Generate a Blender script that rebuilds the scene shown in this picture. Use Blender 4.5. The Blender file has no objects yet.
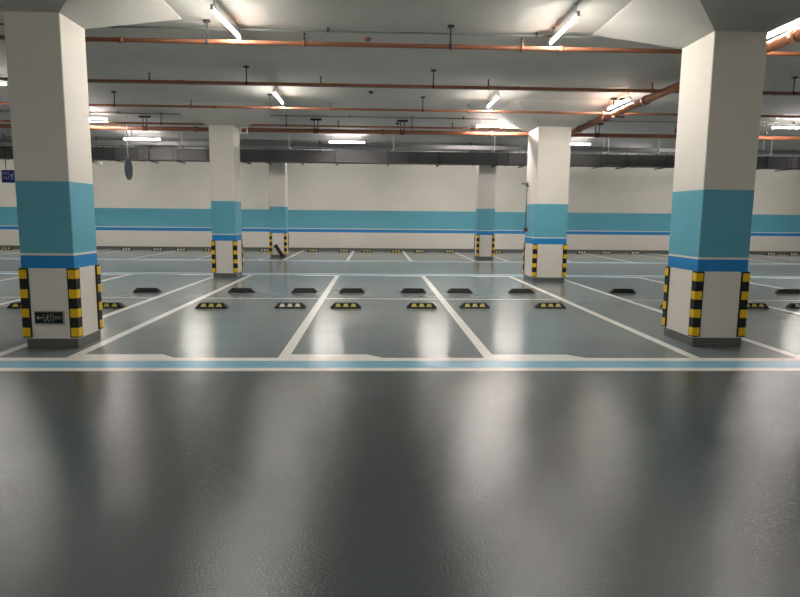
import bpy, math, random
from mathutils import Vector, Matrix
random.seed(4)
sc = bpy.context.scene
col = sc.collection
SLAB = 4.27

# ------------------------------------------------------------------ materials
def mat(name, base, rough=.6, metal=0., spec=.5, emit=None, estr=0., var=0., vscale=3., bump=0., bscale=40., bdist=.002, rvar=0.):
    m = bpy.data.materials.new(name); m.use_nodes = True
    nt = m.node_tree; b = nt.nodes['Principled BSDF']
    b.inputs['Base Color'].default_value = (*base, 1)
    b.inputs['Roughness'].default_value = rough
    b.inputs['Metallic'].default_value = metal
    b.inputs['Specular IOR Level'].default_value = spec
    tc = nt.nodes.new('ShaderNodeTexCoord')
    if var or rvar:
        n = nt.nodes.new('ShaderNodeTexNoise'); n.inputs['Scale'].default_value = vscale
        n.inputs['Detail'].default_value = 4
        nt.links.new(tc.outputs['Object'], n.inputs['Vector'])
    if var:
        r = nt.nodes.new('ShaderNodeMapRange')
        r.inputs['From Min'].default_value = .3; r.inputs['From Max'].default_value = .7
        r.inputs['To Min'].default_value = 1-var; r.inputs['To Max'].default_value = 1+var
        nt.links.new(n.outputs['Fac'], r.inputs['Value'])
        mx = nt.nodes.new('ShaderNodeVectorMath'); mx.operation = 'SCALE'
        mx.inputs[0].default_value = base
        nt.links.new(r.outputs['Result'], mx.inputs['Scale'])
        nt.links.new(mx.outputs['Vector'], b.inputs['Base Color'])
    if rvar:
        r = nt.nodes.new('ShaderNodeMapRange')
        r.inputs['From Min'].default_value = .3; r.inputs['From Max'].default_value = .7
        r.inputs['To Min'].default_value = rough-rvar; r.inputs['To Max'].default_value = rough+rvar
        nt.links.new(n.outputs['Fac'], r.inputs['Value'])
        nt.links.new(r.outputs['Result'], b.inputs['Roughness'])
    if bump:
        n2 = nt.nodes.new('ShaderNodeTexNoise'); n2.inputs['Scale'].default_value = bscale
        n2.inputs['Detail'].default_value = 2
        nt.links.new(tc.outputs['Object'], n2.inputs['Vector'])
        bp = nt.nodes.new('ShaderNodeBump'); bp.inputs['Strength'].default_value = bump
        bp.inputs['Distance'].default_value = bdist
        nt.links.new(n2.outputs['Fac'], bp.inputs['Height'])
        nt.links.new(bp.outputs['Normal'], b.inputs['Normal'])
    if emit:
        b.inputs['Emission Color'].default_value = (*emit, 1)
        b.inputs['Emission Strength'].default_value = estr
    return m

TUBE = 84.
M = dict(
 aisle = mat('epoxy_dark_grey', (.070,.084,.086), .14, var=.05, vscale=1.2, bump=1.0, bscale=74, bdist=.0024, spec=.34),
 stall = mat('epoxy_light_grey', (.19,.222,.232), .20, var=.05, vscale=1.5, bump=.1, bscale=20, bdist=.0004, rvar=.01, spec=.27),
 line  = mat('floor_paint_white', (.84,.83,.79), .25, var=.05, vscale=8),
 blueline = mat('floor_paint_blue', (.19,.47,.64), .25, var=.05, vscale=8),
 white = mat('wall_paint_white', (.82,.775,.70), .5, var=.03, vscale=.8),
 teal  = mat('wall_paint_teal', (.135,.45,.58), .45, var=.03, vscale=.8),
 blue  = mat('wall_paint_blue', (.016,.265,.64), .45),
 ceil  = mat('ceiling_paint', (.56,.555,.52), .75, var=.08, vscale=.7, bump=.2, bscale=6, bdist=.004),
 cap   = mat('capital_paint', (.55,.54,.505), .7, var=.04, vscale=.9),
 plinth= mat('plinth_grey', (.13,.135,.125), .35, var=.08, vscale=4),
 rubber= mat('black_rubber', (.012,.013,.013), .5, spec=.4),
 yellow= mat('yellow_reflective', (.88,.54,.012), .4),
 patchy= mat('pale_yellow_reflective', (.70,.60,.14), .35),
 patchw= mat('cream_reflective', (.85,.80,.62), .3),
 red   = mat('red_pipe_paint', (.30,.115,.06), .45, var=.08, vscale=3),
 dred  = mat('dark_pipe_clamp', (.14,.05,.03), .5),
 galv  = mat('galvanised_steel', (.30,.30,.31), .42, metal=.6, var=.12, vscale=1.2),
 duct  = mat('duct_steel', (.085,.085,.085), .6, metal=.1, var=.15, vscale=1.0),
 dark  = mat('dark_steel', (.05,.05,.052), .5, metal=.3),
 rod   = mat('zinc_rod', (.5,.5,.48), .45, metal=.3),
 whitem= mat('white_metal', (.75,.75,.72), .4),
 chrome= mat('brushed_frame', (.5,.5,.5), .35, metal=.7),
 cond  = mat('grey_conduit', (.18,.20,.19), .5),
 warm  = mat('tube_warm', (.9,.9,.9), .4, emit=(1.,.95,.87), estr=TUBE),
 pink  = mat('tube_cool', (.9,.9,.9), .4, emit=(1.,.90,.87), estr=TUBE*1.3),
 warm_top = mat('tube_warm_upper', (.9,.9,.9), .4, emit=(1.,.95,.87), estr=TUBE*.05),
 pink_top = mat('tube_cool_upper', (.9,.9,.9), .4, emit=(1.,.90,.87), estr=TUBE*.06),
 signblue = mat('sign_blue', (.03,.05,.35), .4),
 signgrey = mat('sign_back_grey', (.10,.15,.20), .45),
 signdark = mat('sign_dark_green', (.010,.016,.010), .3),
 glyph = mat('sign_glyph', (.45,.50,.42), .5),
 glyphw = mat('sign_glyph_white', (.7,.72,.85), .5),
)

# ------------------------------------------------------------------ mesh builder
class MB:
    def __init__(s): s.v=[]; s.f=[]; s.m=[]; s.mats=[]; s.sm=[]
    def mi(s, m):
        if m not in s.mats: s.mats.append(m)
        return s.mats.index(m)
    def poly(s, pts, m):
        i=len(s.v); s.v += [tuple(p) for p in pts]; s.f.append(tuple(range(i,i+len(pts)))); s.m.append(s.mi(m)); s.sm.append(False); return s
    def loft(s, rings, m, caps=True, smooth=False):
        # rings: list of equal-length point loops
        i=len(s.v); n=len(rings[0]); k=s.mi(m)
        for r in rings: s.v += [tuple(p) for p in r]
        for a in range(len(rings)-1):
            for j in range(n):
                j2=(j+1)%n
                s.f.append((i+a*n+j, i+a*n+j2, i+(a+1)*n+j2, i+(a+1)*n+j)); s.m.append(k); s.sm.append(smooth)
        if caps:
            s.f.append(tuple(i+j for j in reversed(range(n)))); s.m.append(k); s.sm.append(False)
            s.f.append(tuple(i+(len(rings)-1)*n+j for j in range(n))); s.m.append(k); s.sm.append(False)
        return s
    def box(s, x0,x1,y0,y1,z0,z1, m, ch=0.):
        if ch:
            def ring(z, c):
                return [(x0+c,y0,z),(x1-c,y0,z),(x1,y0+c,z),(x1,y1-c,z),(x1-c,y1,z),(x0+c,y1,z),(x0,y1-c,z),(x0,y0+c,z)]
            return s.loft([ring(z0,ch), ring(z1,ch)], m)
        return s.loft([[(x0,y0,z0),(x1,y0,z0),(x1,y1,z0),(x0,y1,z0)],[(x0,y0,z1),(x1,y0,z1),(x1,y1,z1),(x0,y1,z1)]], m)
    def tube(s, a, b, r, m, n=12, r2=None):
        a=Vector(a); b=Vector(b); d=(b-a).normalized()
        u=d.orthogonal().normalized(); w=d.cross(u)
        r2 = r if r2 is None else r2
        R=lambda c,q:[tuple(c+q*(math.cos(t)*u+math.sin(t)*w)) for t in [2*math.pi*k/n for k in range(n)]]
        return s.loft([R(a,r),R(b,r2)], m, smooth=n>6)
    def path(s, pts, r, m, n=10):
        pts=[Vector(p) for p in pts]; rings=[]; ref=None
        for i,p in enumerate(pts):
            d=((pts[min(i+1,len(pts)-1)]-pts[max(i-1,0)])).normalized()
            if ref is None: ref=d.orthogonal().normalized()
            u=(ref-d*ref.dot(d)).normalized(); w=d.cross(u); ref=u
            rings.append([tuple(p+r*(math.cos(t)*u+math.sin(t)*w)) for t in [2*math.pi*k/n for k in range(n)]])
        return s.loft(rings, m, smooth=True)
    def build(s, name, parent=None, loc=(0,0,0)):
        me=bpy.data.meshes.new(name); me.from_pydata(s.v,[],s.f)
        for m in s.mats: me.materials.append(M[m])
        for p,k,q in zip(me.polygons,s.m,s.sm): p.material_index=k; p.use_smooth=q
        me.update()
        o=bpy.data.objects.new(name,me); col.objects.link(o); o.location=loc
        if parent: o.parent=parent
        return o

def tag(o, label=None, cat=None, group=None, kind=None):
    if label: o['label']=label
    if cat: o['category']=cat
    if group: o['group']=group
    if kind: o['kind']=kind
    return o
def thing(name, label, cat, loc=(0,0,0), group=None, rot=(0,0,0)):
    o=bpy.data.objects.new(name,None); col.objects.link(o); o.location=loc; o.rotation_euler=rot
    o.empty_display_size=.2
    return tag(o,label,cat,group)
def dup(root, loc, rot, label, group=None):
    r=root.copy(); col.objects.link(r); r.location=loc; r.rotation_euler=rot; r['label']=label
    if group: r['group']=group
    for ch in [c for c in bpy.data.objects if c.parent==root]:
        k=ch.copy(); col.objects.link(k); k.parent=r
        for g in [c for c in bpy.data.objects if c.parent==ch]:
            d=g.copy(); col.objects.link(d); d.parent=k
    return r

# ------------------------------------------------------------------ setting
XA, XB, YA, YB = -27.5, 27.5, -13.0, 29.8
T=.0012
fl=MB()
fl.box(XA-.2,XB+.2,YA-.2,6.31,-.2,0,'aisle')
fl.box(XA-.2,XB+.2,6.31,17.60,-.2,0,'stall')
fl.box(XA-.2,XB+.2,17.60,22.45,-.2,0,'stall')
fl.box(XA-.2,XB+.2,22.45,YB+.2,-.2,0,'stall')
def flat(x0,x1,y0,y1,m,z=T): fl.poly([(x0,y0,z),(x1,y0,z),(x1,y1,z),(x0,y1,z)],m)
for (a,b,c,d) in ((6.31,6.45,6.77,6.92),(17.0,17.14,17.46,17.60),(22.45,22.6,22.9,23.05)):
    flat(XA,XB,a,b,'line'); flat(XA,XB,b,c,'blueline'); flat(XA,XB,c,d,'line')
P=2.38
bays=[(-3.415,-1.045,1.325,3.76),(5.04,7.42,9.80,12.14),(13.34,15.72,18.1,20.5),(21.7,24.0,26.3),(-11.45,-9.06,-6.68,-4.30),(-19.7,-17.3,-14.9,-12.55),(-27.0,-25.6,-23.2,-20.8)]
hw=.062
for bay in bays:
    for x in bay:
        flat(x-hw,x+hw,6.92,17.0,'line',T*1.3)
        flat(x-hw,x+hw,23.05,YB-.15,'line',T*1.3)
    flat(bay[0]+hw,bay[-1]-hw,12.06,12.13,'line',T*1.2)
    for x in bay[:-1]:
        fl.poly([(x+.04,6.92,T*1.1),(x+1.14,6.92,T*1.1),(x+.95,7.10,T*1.1),(x+.04,7.10,T*1.1)],'line')
    for x in bay[1:]:
        fl.poly([(x-.04,17.0,T*1.1),(x-1.14,17.0,T*1.1),(x-.95,16.84,T*1.1),(x-.04,16.84,T*1.1)],'line')
tag(fl.build('floor'),kind='structure')

def banded_wall(name, axis, fixed, a, b, sgn):
    w=MB()
    for z0,z1,m in ((0,.88,'white'),(.88,1.03,'blue'),(1.03,1.07,'white'),(1.07,1.93,'teal'),(1.93,SLAB,'white')):
        if axis=='y': w.box(a,b,min(fixed,fixed+sgn*.2),max(fixed,fixed+sgn*.2),z0,z1,m)
        else: w.box(min(fixed,fixed+sgn*.2),max(fixed,fixed+sgn*.2),a,b,z0,z1,m)
    tag(w.build(name),kind='structure')
banded_wall('wall_back','y',YB,XA-.2,XB+.2,1)
banded_wall('wall_front','y',YA,XA-.2,XB+.2,-1)
banded_wall('wall_left','x',XA,YA,YB,-1)
banded_wall('wall_right','x',XB,YA,YB,1)
b=MB(); b.box(XA,XB,YB-.02,YB,0,.13,'plinth'); tag(b.build('baseboard_back'),kind='structure')
b=MB(); b.box(XA-.2,XB+.2,YA-.2,YB+.2,SLAB,SLAB+.25,'ceil'); tag(b.build('ceiling'),kind='structure')

# ------------------------------------------------------------------ columns
def guard_mb(w, d, sx, sy):
    """L-shaped rubber guard wrapped round one corner; local origin = column front-left base"""
    g=MB(); t=.018; L=.085; z0,z1=.135,.967
    cx = 0 if sx<0 else w; cy = 0 if sy<0 else d
    def prof(o, Lq):    # outer offset o, leg length Lq: L profile
        return [(cx+sx*o, cy+sy*o), (cx-sx*Lq, cy+sy*o), (cx-sx*Lq, cy+sy*.0005), (cx+sx*.0005, cy+sy*.0005), (cx+sx*.0005, cy-sy*Lq), (cx+sx*o, cy-sy*Lq)]
    def lay(p, za, zb, m):
        a=[(x,y,za) for x,y in p]; b2=[(x,y,zb) for x,y in p]
        if sx*sy<0: a=a[::-1]; b2=b2[::-1]
        g.loft([a,b2], m)
    lay(prof(t,L), z0, z1, 'rubber')
    for k in range(4):
        zt = z1-.018-k*.2315
        lay(prof(t+.003,L-.014), zt-.105, zt, 'yellow')
    return g
def column(label, x, y, w, d, zc, e, group='concrete parking columns', ef=None, eb=None):
    ef=ef or e; eb=eb or e
    t=thing('column', label, 'column', (x,y,0), group)
    s=MB()
    for z0,z1,m in ((.12,.967,'white'),(.967,1.119,'blue'),(1.119,1.145,'white'),(1.145,1.983,'teal'),(1.983,zc,'white')):
        s.box(0,w,0,d,z0,z1,m,ch=.008)
    s.build('shaft',t)
    p=MB(); p.box(.006,w-.006,.006,d-.006,0,.12,'plinth',ch=.008); p.build('plinth',t)
    c=MB(); R=lambda q,z:[(-q,-q,z),(w+q,-q,z),(w+q,d+q,z),(-q,d+q,z)]
    Q=lambda z:[(-e,-ef,z),(w+e,-ef,z),(w+e,d+eb,z),(-e,d+eb,z)]
    c.loft([R(0,zc),Q(SLAB-.004),Q(SLAB)],'cap'); c.build('capital',t)
    for sx,sy in ((-1,-1),(1,-1),(-1,1),(1,1)):
        guard_mb(w,d,sx,sy).build('corner_guard',t)
    return t
column('thick near left column with a dark exit sign low on its front', -4.188,7.42,.62,.62,3.853,.905)
column('thick near right column with teal and blue bands and no sign', 4.046,7.55,.652,.80,3.853,.905)
column('second-row column on the left, bare cream sides above blue bands', -4.231,16.16,.614,.72,3.878,.95)
column('second-row column on the right with a thin conduit up its left side', 4.031,15.51,.827,1.04,3.878,.9,ef=1.4,eb=.32)
column('farthest small column on the left with a loose wheel stop leaning on it', -4.107,24.2,.625,.63,3.878,.9)
column('farthest small column on the right, clear floor in front', 3.99,24.05,.665,.63,3.878,.9)

# exit sign on the near left column
t=thing('exit_sign','small dark emergency exit plate with left arrow, low on the near left column','sign',(-4.06,7.42,.30))
s=MB(); s.box(0,.345,-.022,0,0,.155,'chrome'); s.build('frame',t)
s=MB(); s.box(.012,.333,-.026,-.022,.012,.143,'signdark'); pl=s.build('plate',t)
g=MB(); Y=-.0275
def gb(x0,x1,z0,z1): g.box(x0,x1,Y,-.026,z0,z1,'glyph')
g.poly([(.028,Y,.078),(.055,Y,.052),(.055,Y,.104)],'glyph'); gb(.055,.095,.072,.084)
gb(.112,.117,.03,.125)
g.tube((.160,-.026,.108),(.160,Y,.108),.009,'glyph',8)
for a,b2 in (((.158,.098),(.150,.066)),((.150,.066),(.170,.05)),((.170,.05),(.168,.032)),((.150,.066),(.138,.045)),((.138,.045),(.122,.045)),((.158,.096),(.176,.082)),((.155,.094),(.138,.080))):
    a=Vector((a[0],-.0268,a[1])); b2=Vector((b2[0],-.0268,b2[1])); g.tube(a,b2,.0038,'glyph',6)
for a in ((.190,.030,.195,.125),(.190,.120,.225,.125),(.220,.030,.225,.125)): gb(a[0],a[2],a[1],a[3])
for k in range(4):
    x=.236+k*.022; gb(x,x+.016,.088,.092); gb(x,x+.016,.066,.070); gb(x+.006,x+.010,.060,.100)
g.build('pictogram',pl)

# ------------------------------------------------------------------ wheel stops
def make_stop(label, kind='patchy'):
    t=thing('wheel_stop',label,'wheel stop')
    L,D,H=.275,.075,.095; l,dd=.20,.035
    b=MB()
    def ring(a,c,z): return [(-a,-c,z),(a,-c,z),(a,c,z),(-a,c,z)]
    b.loft([ring(L,D,0),ring(L-.004,D-.002,.018),ring(l+.006,dd+.003,H-.008),ring(l-.004,dd-.006,H)],'rubber')
    b.build('body',t)
    # three raised reflective patches on the front and on the back slope
    z0,z1=.026,.078
    def on(x,z,sg):  # point on the slope
        f=(z-.018)/(H-.008-.018); yy=(D-.002)+(dd+.003-(D-.002))*f
        return (x, sg*(yy+.0025), z+.001)
    for sg in ((-1,) ):
        for cx in (-.135,0,.135):
            p=MB(); q=[on(cx-.052,z0,sg),on(cx+.052,z0,sg),on(cx+.026,z1,sg),on(cx-.026,z1,sg)]
            inn=[(x,y*.9,z) for x,y,z in q]
            if sg>0: q=q[::-1]; inn=inn[::-1]
            p.loft([inn,q],kind); p.build('reflector',t)
    return t
sY=make_stop('black wheel stop with three yellow reflectors','patchy')
sW=make_stop('wheel stop','patchw')
front=[(-6.02,10.72,'y','near-row wheel stop with yellow reflectors showing left of the near left column'),
 (-4.64,10.76,'y','near-row wheel stop with yellow reflectors poking out right of the near left column'),
 (-2.86,10.80,'y','near-row wheel stop with yellow reflectors just below the second-row left column'),
 (-1.50,10.84,'w','near-row stop with reflectors coloured cream for glare, just left of the line left of centre'),  # cream colour here imitates the bright reflection on these patches
 (-.52,10.86,'y','near-row wheel stop with yellow reflectors just right of the white line left of centre'),
 (.83,10.90,'y','near-row wheel stop with yellow reflectors just left of the white line right of centre'),
 (1.79,10.92,'y','near-row wheel stop with yellow reflectors just right of the white line right of centre'),
 (3.18,10.96,'y','near-row wheel stop with yellow reflectors in front of the second-row right column'),
 (5.55,11.02,'y','near-row wheel stop mostly hidden, its end showing left of the near right column'),
 (7.02,11.06,'y','near-row wheel stop with yellow reflectors showing right of the near right column'),
 (7.99,11.08,'w','near-row wheel stop with cream reflectors cut by the right edge of the photo')]
used={}
for x,y,k,lab in front:
    src = sY if k=='y' else sW
    if k not in used: used[k]=1; src.location=(x,y,T*1.3); src['label']=lab; src['group']='wheel stops of the near row'
    else: dup(src,(x,y,T*1.3),(0,0,0),lab,'wheel stops of the near row')
back=[(-4.78,13.0,'plain black wheel stop back just right of the near left column'),
 (-2.83,13.05,'plain black back of a wheel stop just right of the second-row left column'),
 (-1.51,13.1,'plain black wheel stop back just left of the line left of centre'),
 (-.50,13.12,'plain black wheel stop back just right of the line left of centre'),
 (.82,13.15,'plain black wheel stop back just left of the line right of centre'),
 (1.83,13.18,'plain black wheel stop back just right of the line right of centre'),
 (3.18,13.2,'plain black wheel stop back left of the second-row right column foot'),
 (5.46,13.28,'plain black wheel stop back between the second-row right column and the near right column'),
 (9.32,13.4,'plain black wheel stop back at the right edge of the photo')]
for x,y,lab in back: dup(sY,(x,y,T*1.3),(0,0,math.pi),lab,'wheel stops of the second row seen from behind')
far=[(-16.91,'y','tiny far wheel stop by the back wall, leftmost, left of the near left column'),
 (-11.49,'w','tiny far wheel stop by the back wall, first right of the near left column'),
 (-10.07,'w','tiny far wheel stop by the back wall, second right of the near left column'),
 (-9.0,'w','tiny far wheel stop by the back wall, third right of the near left column'),
 (-7.73,'y','tiny far wheel stop by the back wall half hidden behind the second-row left column'),
 (-5.15,'w','tiny far wheel stop touching the left edge of the farthest left column'),
 (-2.90,'y','tiny far wheel stop by the back wall, first right of the farthest left column'),
 (-1.47,'y','tiny far wheel stop by the back wall, second right of the farthest left column'),
 (-.40,'y','tiny far wheel stop by the back wall, third right of the farthest left column'),
 (.97,'y','tiny far wheel stop by the back wall, fourth right of the farthest left column'),
 (2.08,'y','tiny far wheel stop by the back wall, second left of the farthest right column'),
 (3.52,'y','tiny far wheel stop, nearest on the left of the farthest right column'),
 (5.75,'y','tiny far wheel stop peeping out right of the farthest right column'),
 (9.83,'w','tiny far wheel stop by the back wall, first right of the second-row right column'),
 (11.0,'w','tiny far wheel stop by the back wall, second right of the second-row right column'),
 (12.4,'w','tiny far wheel stop, nearest on the left of the near right column'),
 (19.06,'w','tiny far wheel stop by the back wall, just right of the near right column'),
 (20.2,'w','tiny far wheel stop by the back wall, rightmost at the photo edge')]
for x,k,lab in far: dup(sY if k=='y' else sW,(x,28.95,T*1.3),(0,0,0),lab,'wheel stops along the back wall')
# loose one leaning against the farthest left column
lo=dup(sW,(0,0,0),(0,0,0),'loose black wheel stop standing tilted against the front of the farthest left column')
if 'group' in lo: del lo['group']
# length axis tilted in XZ, its flat bottom towards the column face (+Y)
ang=math.radians(-57)
X_=Vector((math.cos(ang),0,math.sin(ang))); Z_=Vector((0,-1,0)); Y_=Z_.cross(X_)
lo.matrix_world=Matrix(((X_.x,Y_.x,Z_.x,-3.76),(X_.y,Y_.y,Z_.y,24.175),(X_.z,Y_.z,Z_.z,.275),(0,0,0,1)))

# ------------------------------------------------------------------ luminaires (battens with a bare tube)
def make_light(mt, label):
    """1.2 m batten along local X, origin at its centre under the slab (top of rods at z=+.17)"""
    t=thing('batten_light',label,'light')
    h=MB(); h.loft([[(-.61,-.012,.024),(.61,-.012,.024),(.61,.012,.024),(-.61,.012,.024)],[(-.61,-.018,.034),(.61,-.018,.034),(.61,.018,.034),(-.61,.018,.034)],[(-.61,-.018,.05),(.61,-.018,.05),(.61,.018,.05),(-.61,.018,.05)]],'whitem'); h.build('housing',t)
    tb=MB(); tb.tube((-.585,0,0),(.585,0,0),.019,mt,16)
    k=tb.mi(mt+'_top')
    for i,fc in enumerate(tb.f[:16]):
        if sum(tb.v[q][2] for q in fc)/4>-.006: tb.m[i]=k
    tb.build('lamp_tube',t)
    for sx in (-1,1):
        c=MB(); c.box(min(sx*.585,sx*.61),max(sx*.585,sx*.61),-.018,.018,-.018,.024,'whitem'); c.build('end_cap',t)
        r=MB(); r.tube((sx*.5,0,.06),(sx*.5,0,.17),.006,'rod',8); r.box(sx*.5-.03,sx*.5+.03,-.02,.02,.164,.17,'rod'); r.build('hanger_rod',t)
    return t
LZ=SLAB-.17
lw=make_light('warm',''); lp=make_light('pink','')
H=math.pi/2
lights=[('w',-1.965,8.56,H-.06,'bright tube light hanging near the top left of centre, nearest row'),
 ('w',2.49,8.49,H,'bright tube light hanging near the top right of centre, nearest row'),
 ('w',5.33,8.40,H,'tube light beside the red main in the top right corner of the photo'),
 ('w',-2.075,13.57,H,'small tube light hanging left of centre behind the second pipe'),
 ('w',2.52,13.60,H,'small tube light hanging just left of the second-row right column capital'),
 ('w',5.28,13.62,H,'tube light along the slanting red main, left of the near right column'),
 ('w',-7.75,12.65,0,'bright tube light at the left photo edge, left of the near left column'),
 ('p',-7.62,16.85,0,'pinkish tube light just right of the near left column, above the thick red pipe'),
 ('p',3.33,17.03,0,'pinkish tube light just left of the second-row right column'),
 ('p',11.2,16.52,0,'pinkish tube light at the right edge of the photo beyond the near right column'),
 ('p',-7.72,21.15,0,'tube light above the grey duct between the near left and second-row left columns'),
 ('p',-.97,21.15,0,'bright tube light above the cable tray near the middle of the back'),
 ('p',6.55,20.75,0,'tube light peeping out just right of the second-row right column above the tray'),
 ('w',10.0,24.2,0,'tube light in the gap between tray and duct, near right column'),
]
hidden=[('w',-17,26.4,0),('w',-12.4,26.4,0),('w',-7.7,26.4,0),('w',-2.1,26.4,0),('w',2.6,26.4,0),('w',5.9,26.4,0),('w',14.5,26.4,0),('w',19,26.4,0),('p',17.6,21.2,0),('p',-16.5,21.2,0),('w',-14,13.6,H),('w',13.5,12.5,0),('w',-7,.6,0),('w',-2.4,.6,0),('w',2.4,.6,0),('w',7,.6,0),('w',0,-5,0)]  # unseen lamps added to brighten walls and column fronts; several back ones follow floor reflections
seen={}
for k,x,y,rz,lab in lights:
    src=lw if k=='w' else lp
    if k not in seen: seen[k]=1; src.location=(x,y,LZ); src.rotation_euler=(0,0,rz); src['label']=lab; src['group']='ceiling tube lights'
    else: dup(src,(x,y,LZ),(0,0,rz),lab,'ceiling tube lights')
for i,(k,x,y,rz) in enumerate(hidden):
    dup(lw if k=='w' else lp,(x,y,LZ),(0,0,rz),'unseen tube light added to brighten walls and column fronts','added unseen tube lights')

# ------------------------------------------------------------------ sprinkler pipes
def hanger(parent, x, y, zp, r, kind='rod'):
    h=MB(); h.tube((x,y,zp+r),(x,y,SLAB-.02),.011,'dark',8)
    h.box(x-.045,x+.045,y-.035,y+.035,SLAB-.03,SLAB,'dark')
    h.tube((x-.02,y,zp),(x+.02,y,zp),r+.008,'dark',14)
    h.build('pipe_hanger',parent)
def tee_hanger(parent,x,y,zp,r):
    h=MB(); h.tube((x-.05,y,zp+r*.8),(x-.05,y,SLAB-.03),.014,'dark',8); h.tube((x+.05,y,zp+r*.8),(x+.05,y,SLAB-.03),.014,'dark',8)
    h.box(x-.15,x+.15,y-.04,y+.04,SLAB-.05,SLAB,'dark'); h.tube((x-.07,y,zp),(x+.07,y,zp),r+.012,'dred',14)
    h.build('pipe_hanger',parent)
def sprinkler(parent,x,y,zp):
    s=MB(); s.tube((x,y,zp+.02),(x,y,zp+.11),.013,'dred',8); s.tube((x,y,zp+.11),(x,y,zp+.135),.009,'dark',8,.014)
    s.tube((x-.02,y,zp),(x+.02,y,zp),.042,'red',12)
    s.tube((x,y,zp+.135),(x,y,zp+.139),.028,'dark',12); s.build('sprinkler_head',parent)
def branch(label, y, z, r, hx, sx, x0=-24, x1=25):
    t=thing('sprinkler_pipe',label,'pipe',(0,0,0),'red sprinkler branch pipes')
    p=MB(); p.tube((x0,y,z),(x1,y,z),r,'red',14)
    k=x0+2.2
    while k<x1: p.tube((k-.04,y,z),(k+.04,y,z),r+.009,'red',14); k+=6.1
    p.build('pipe_run',t)
    for x in hx: hanger(t,x,y,z,r)
    for x in sx: sprinkler(t,x,y,z)
    return t
hx=[-5.70+3.4*k-.0 for k in range(-1,7)]; hx=[round(-5.70+3.37*k,2) for k in range(-1,6)]
hx=[x for x in hx if not (3.0<x<4.8 or 4.8<x<5.6)]
sx=[-10.15,-7.1,-4.05,-1.0,2.05,5.1,8.15,11.2]
branch('nearest red sprinkler pipe running across the top of the photo',8.97,3.985,.031,[x for x in hx],sx)
branch('second red sprinkler pipe from the top, running wall to wall',11.57,3.975,.026,hx,sx)
branch('third red sprinkler pipe, running behind the pair of small tube lights',14.08,3.975,.026,hx,sx)
branch('thin red sprinkler pipe running just above the thick red main',16.88,4.0,.026,[-5.65,-2.38,.96,10.68],[-1.0,2.05,8.15],x0=-24,x1=4.9)
t=thing('fire_main_pipe','thick dark red main running wall to wall above the cable tray','pipe',(0,0,0))
p=MB(); p.tube((-24,17.4,3.94),(25,17.4,3.94),.055,'red',16)
for x in (-15,-9.5,-4.9,.2,3.2,5.0,8.6,14): p.tube((x-.06,17.4,3.94),(x+.06,17.4,3.94),.072,'red',16)
p.build('pipe_run',t)
for x in (-9.6,-6.26,-1.64,.73,6.18,10.7): tee_hanger(t,x,17.4,3.94,.055)
t=thing('fire_main_pipe','thick red main running toward the viewer past the near right column','pipe',(0,0,0))
p=MB(); p.path([(5.35,-3,3.96),(5.35,16.9,3.96),(5.35,17.05,3.955),(5.33,17.2,3.95),(5.27,17.33,3.945),(5.16,17.4,3.94)],.072,'red',16)
for y in (2,8,10.6,12.4,14.6,16.4): p.tube((5.35,y-.06,3.96),(5.35,y+.06,3.96),.090,'red',16)
p.build('pipe_run',t)
for y in (4.0,13.84,10.3):
    h=MB()
    for dx in (-.10,.10): h.tube((5.35+dx,y,3.96),(5.35+dx,y,SLAB-.03),.014,'dark',8); h.box(5.35+dx-.06,5.35+dx+.06,y-.04,y+.04,SLAB-.04,SLAB,'dark')
    h.box(5.2,5.5,y-.03,y+.03,3.85,3.885,'dred'); h.build('pipe_hanger',t)

# thin conduits on the slab at the rows of lights
for y,z,lab in ((9.2,4.235,'thin grey conduit on the ceiling just behind the nearest red pipe'),
                (12.93,4.235,'thin grey conduit on the ceiling feeding the pair of small tube lights'),
                (16.7,4.235,'thin grey conduit on the ceiling just ahead of the thick red main')):
    t=thing('conduit',lab,'conduit',(0,y,z-.012),'ceiling conduits')
    c=MB(); c.tube((-24,0,0),(25,0,0),.014,'cond',8); c.build('conduit_run',t)
    for x in range(-22,25,3):
        s=MB(); s.box(x+.3,x+.33,-.03,.03,-.016,SLAB-z+.009,'dark'); s.build('saddle_clip',t)

# detectors
for x,y,m,lab in ((-.13,9.67,'red','small reddish ceiling detector near the middle, behind the nearest pipe'),
                (-.11,13.6,'dark','small dark ceiling detector near the middle, just before the third pipe'),
                (.61,17.95,'dark','small dark ceiling detector far back near the thick red main'),
                (-5.76,20.0,'whitem','small white ceiling detector near the second-row left column')):
    t=thing('smoke_detector',lab,'detector',(x,y,SLAB))
    s=MB(); s.tube((0,0,-.02),(0,0,0),.055,m,16); s.build('base',t)
    s=MB(); s.tube((0,0,-.05),(0,0,-.02),.03,m,16,.048); s.build('sensor',t)

# ------------------------------------------------------------------ cable trays and duct at the back
def tray(label, y0, y1, z0, z1, x0, x1, m, rods, rm='whitem'):
    t=thing('cable_tray',label,'cable tray',(0,0,0))
    s=MB(); s.box(x0,x1,y0,y1,z0,z0+.012,m); s.box(x0,x1,y0,y0+.012,z0+.012,z1,m); s.box(x0,x1,y1-.012,y1,z0+.012,z1,m)
    s.build('channel',t)
    for x in rods:
        r=MB(); r.tube((x,y0-.03,z0-.02),(x,y0-.03,SLAB),.017,rm,8); r.tube((x,y1+.03,z0-.02),(x,y1+.03,SLAB),.017,rm,8)
        r.box(x-.025,x+.025,y0-.06,y1+.06,z0-.035,z0,rm); r.build('tray_hanger',t)
    c=MB(); c.tube((x0,(y0+y1)/2-.05,z0+.03),(x1,(y0+y1)/2-.05,z0+.03),.018,'rubber',8); c.tube((x0,(y0+y1)/2+.05,z0+.03),(x1,(y0+y1)/2+.05,z0+.03),.016,'rubber',8); c.build('cable',t)
    return t
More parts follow.
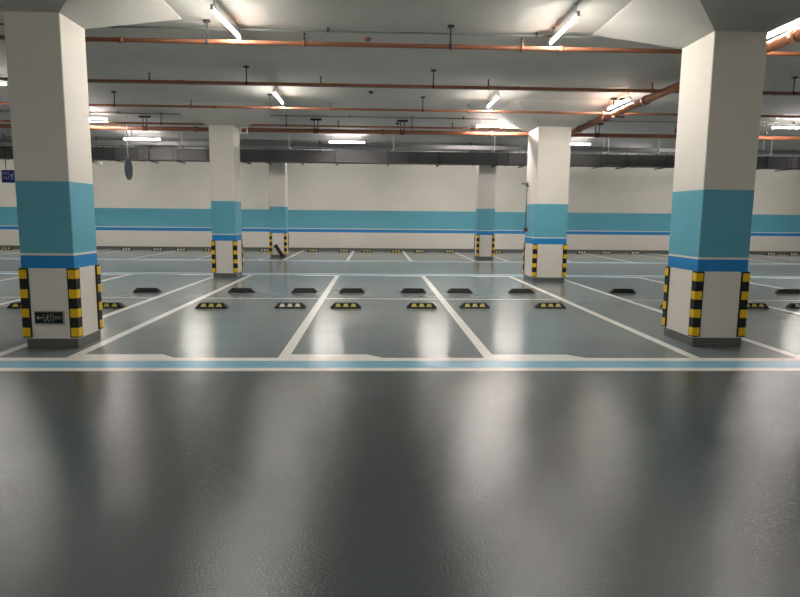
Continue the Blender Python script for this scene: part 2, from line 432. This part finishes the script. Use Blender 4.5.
tray('galvanised cable tray hung on pale rods in front of the grey duct',19.9,20.25,3.78,3.90,-24,25,'galv',(-12.5,-9.4,-7.72,-6.16,-2.72,.56,3.77,7.45,9.1,12.8,16.4))
tray('darker narrow cable tray running close above the duct, ending behind the middle',22.35,22.7,4.02,4.10,-24,4.6,'dark',(-14,-8,-2,3.4),'dark')
t=thing('ventilation_duct','long grey sheet metal duct running under the ceiling along the back wall','duct',(0,0,0))
s=MB(); s.box(-25,26,22.9,23.5,3.585,4.0,'duct',ch=0); s.build('duct_body',t)
x=-19.52
while x<22:
    s=MB(); s.box(x-.012,x+.012,22.87,23.53,3.565,4.02,'duct'); s.build('flange',t); x+=1.22
for x in (-15.5,-12.2,-9.36,-8.12,-7.12,-4.7,-3.94,-2.72,-1.45,.45,2.31,4.42,5.45,8.29,9.23,10.74,11.69,15.51,18.8):
    h=MB(); h.box(x-.02,x+.02,22.6,23.75,3.525,3.565,'dark')
    h.tube((x,22.8,3.54),(x,22.8,SLAB),.012,'dark',8); h.tube((x,23.62,3.54),(x,23.62,SLAB),.012,'dark',8); h.build('duct_hanger',t)

# ------------------------------------------------------------------ hung signs and small fittings
t=thing('round_sign','round grey-blue sign seen almost edge-on, hung on a pale rod','sign',(-6.6,17.0,2.82),rot=(0,0,math.radians(92)))
s=MB(); s.tube((0,-.012,0),(0,.012,0),.285,'signgrey',40); s.build('disc',t)
s=MB(); s.tube((0,.0,.28),(0,0,SLAB-2.82),.012,'whitem',8); s.build('hanging_rod',t)
t=thing('direction_sign','square blue hanging sign with white characters and an up arrow at the left edge','sign',(-12.4,21.6,2.86))
s=MB(); s.box(-.2,.21,-.015,.015,-.21,.21,'signblue'); pn=s.build('panel',t)
g=MB()
for r_ in range(2):
    for c_ in range(3):
        x=-.16+c_*.08; z=.05-r_*.15+.02
        g.box(x,x+.055,-.018,-.015,z+.045,z+.056,'glyphw'); g.box(x+.022,x+.032,-.018,-.015,z-.02,z+.08,'glyphw'); g.box(x,x+.055,-.018,-.015,z,z+.011,'glyphw')
g.box(.117,.143,-.018,-.015,-.12,.03,'glyphw'); g.poly([(.07,-.0185,.0),(.19,-.0185,.0),(.13,-.0185,.10)],'glyphw')
g.build('lettering',pn)
s=MB(); s.tube((-.05,0,.21),(-.05,0,SLAB-2.86),.012,'dark',8); s.build('hanging_rod',t)
t=thing('round_sign','round dark blue hanging sign half hidden behind the near left column','sign',(-11.72,21.2,2.87),rot=(0,0,math.radians(40)))
s=MB(); s.tube((0,-.012,0),(0,.012,0),.27,'signblue',40); s.build('disc',t)
s=MB(); s.tube((0,0,.27),(0,0,SLAB-2.87),.012,'dark',8); s.build('hanging_rod',t)
t=thing('camera_shape','invented pale camera shape where light and shadow fall, right of the near left column','camera',(-9.72,22.1,3.42))  # made-up camera shape for what is more likely light and shadow
s=MB(); s.tube((-.02,0,0),(.28,-.08,-.05),.045,'whitem',12); s.build('housing',t)
s=MB(); s.tube((-.02,0,0),(-.06,.01,.006),.047,'dark',12); s.build('lens',t)
s=MB(); s.tube((.1,-.03,.03),(.1,-.03,SLAB-3.42),.014,'dark',8); s.build('bracket',t)
t=thing('wall_conduit','thin dark conduit on the left side of the second-row right column','conduit',(4.031,16.30,1.32))
s=MB(); s.tube((-.045,0,0),(-.045,0,1.2),.016,'cond',10); s.build('conduit_run',t)
s=MB(); s.tube((-.045,0,1.2),(-.20,-.05,1.2),.022,'cond',10); s.tube((-.045,0,1.14),(-.045,0,1.24),.035,'cond',10); s.box(-.045,0,-.02,.02,1.12,1.16,'cond'); s.build('top_head',t)
s=MB(); s.box(-.09,0,-.04,.04,-.05,.04,'dred'); s.build('bottom_box',t)
t=thing('junction_box','small hollow pale bracket box just right of the second-row left column top','box',(-3.47,16.65,3.74))
s=MB()
for q in ((-.09,.11,0,.03),(-.09,.11,.15,.18),(.08,.11,.03,.15),(-.09,-.06,.03,.15)): s.box(q[0],q[1],0,.05,q[2],q[3],'whitem')
s.build('bracket',t)
s=MB(); s.tube((0,.025,.18),(0,.025,SLAB-3.74),.01,'rod',8); s.build('hanging_rod',t)

# ------------------------------------------------------------------ camera
f,pi_,ya,ro=614.44,math.radians(7.482),math.radians(2.33),math.radians(.5557)
r0=Vector((math.cos(ya),-math.sin(ya),0))
fw=Vector((math.sin(ya)*math.cos(pi_),math.cos(ya)*math.cos(pi_),-math.sin(pi_)))
up=Vector((math.sin(pi_)*math.sin(ya),math.sin(pi_)*math.cos(ya),math.cos(pi_)))
R=math.cos(ro)*r0+math.sin(ro)*up; U=-math.sin(ro)*r0+math.cos(ro)*up
cd=bpy.data.cameras.new('camera'); co=bpy.data.objects.new('camera',cd); col.objects.link(co)
cd.sensor_width=36; cd.lens=f/800*36; cd.clip_end=200
co.matrix_world=Matrix(((R.x,U.x,-fw.x,0),(R.y,U.y,-fw.y,0),(R.z,U.z,-fw.z,1.6),(0,0,0,1)))
sc.camera=co
w=bpy.data.worlds.new('world'); sc.world=w; w.use_nodes=True
w.node_tree.nodes['Background'].inputs[0].default_value=(0,0,0,1)
sc.view_settings.view_transform='Standard'; sc.view_settings.look='None'; sc.view_settings.gamma=1
sc.view_settings.use_curve_mapping=False
sc.view_settings.exposure=2.36
sc.cycles.use_denoising=True
sc.cycles.max_bounces=8; sc.cycles.diffuse_bounces=5; sc.cycles.glossy_bounces=4
sc.cycles.sample_clamp_indirect=8
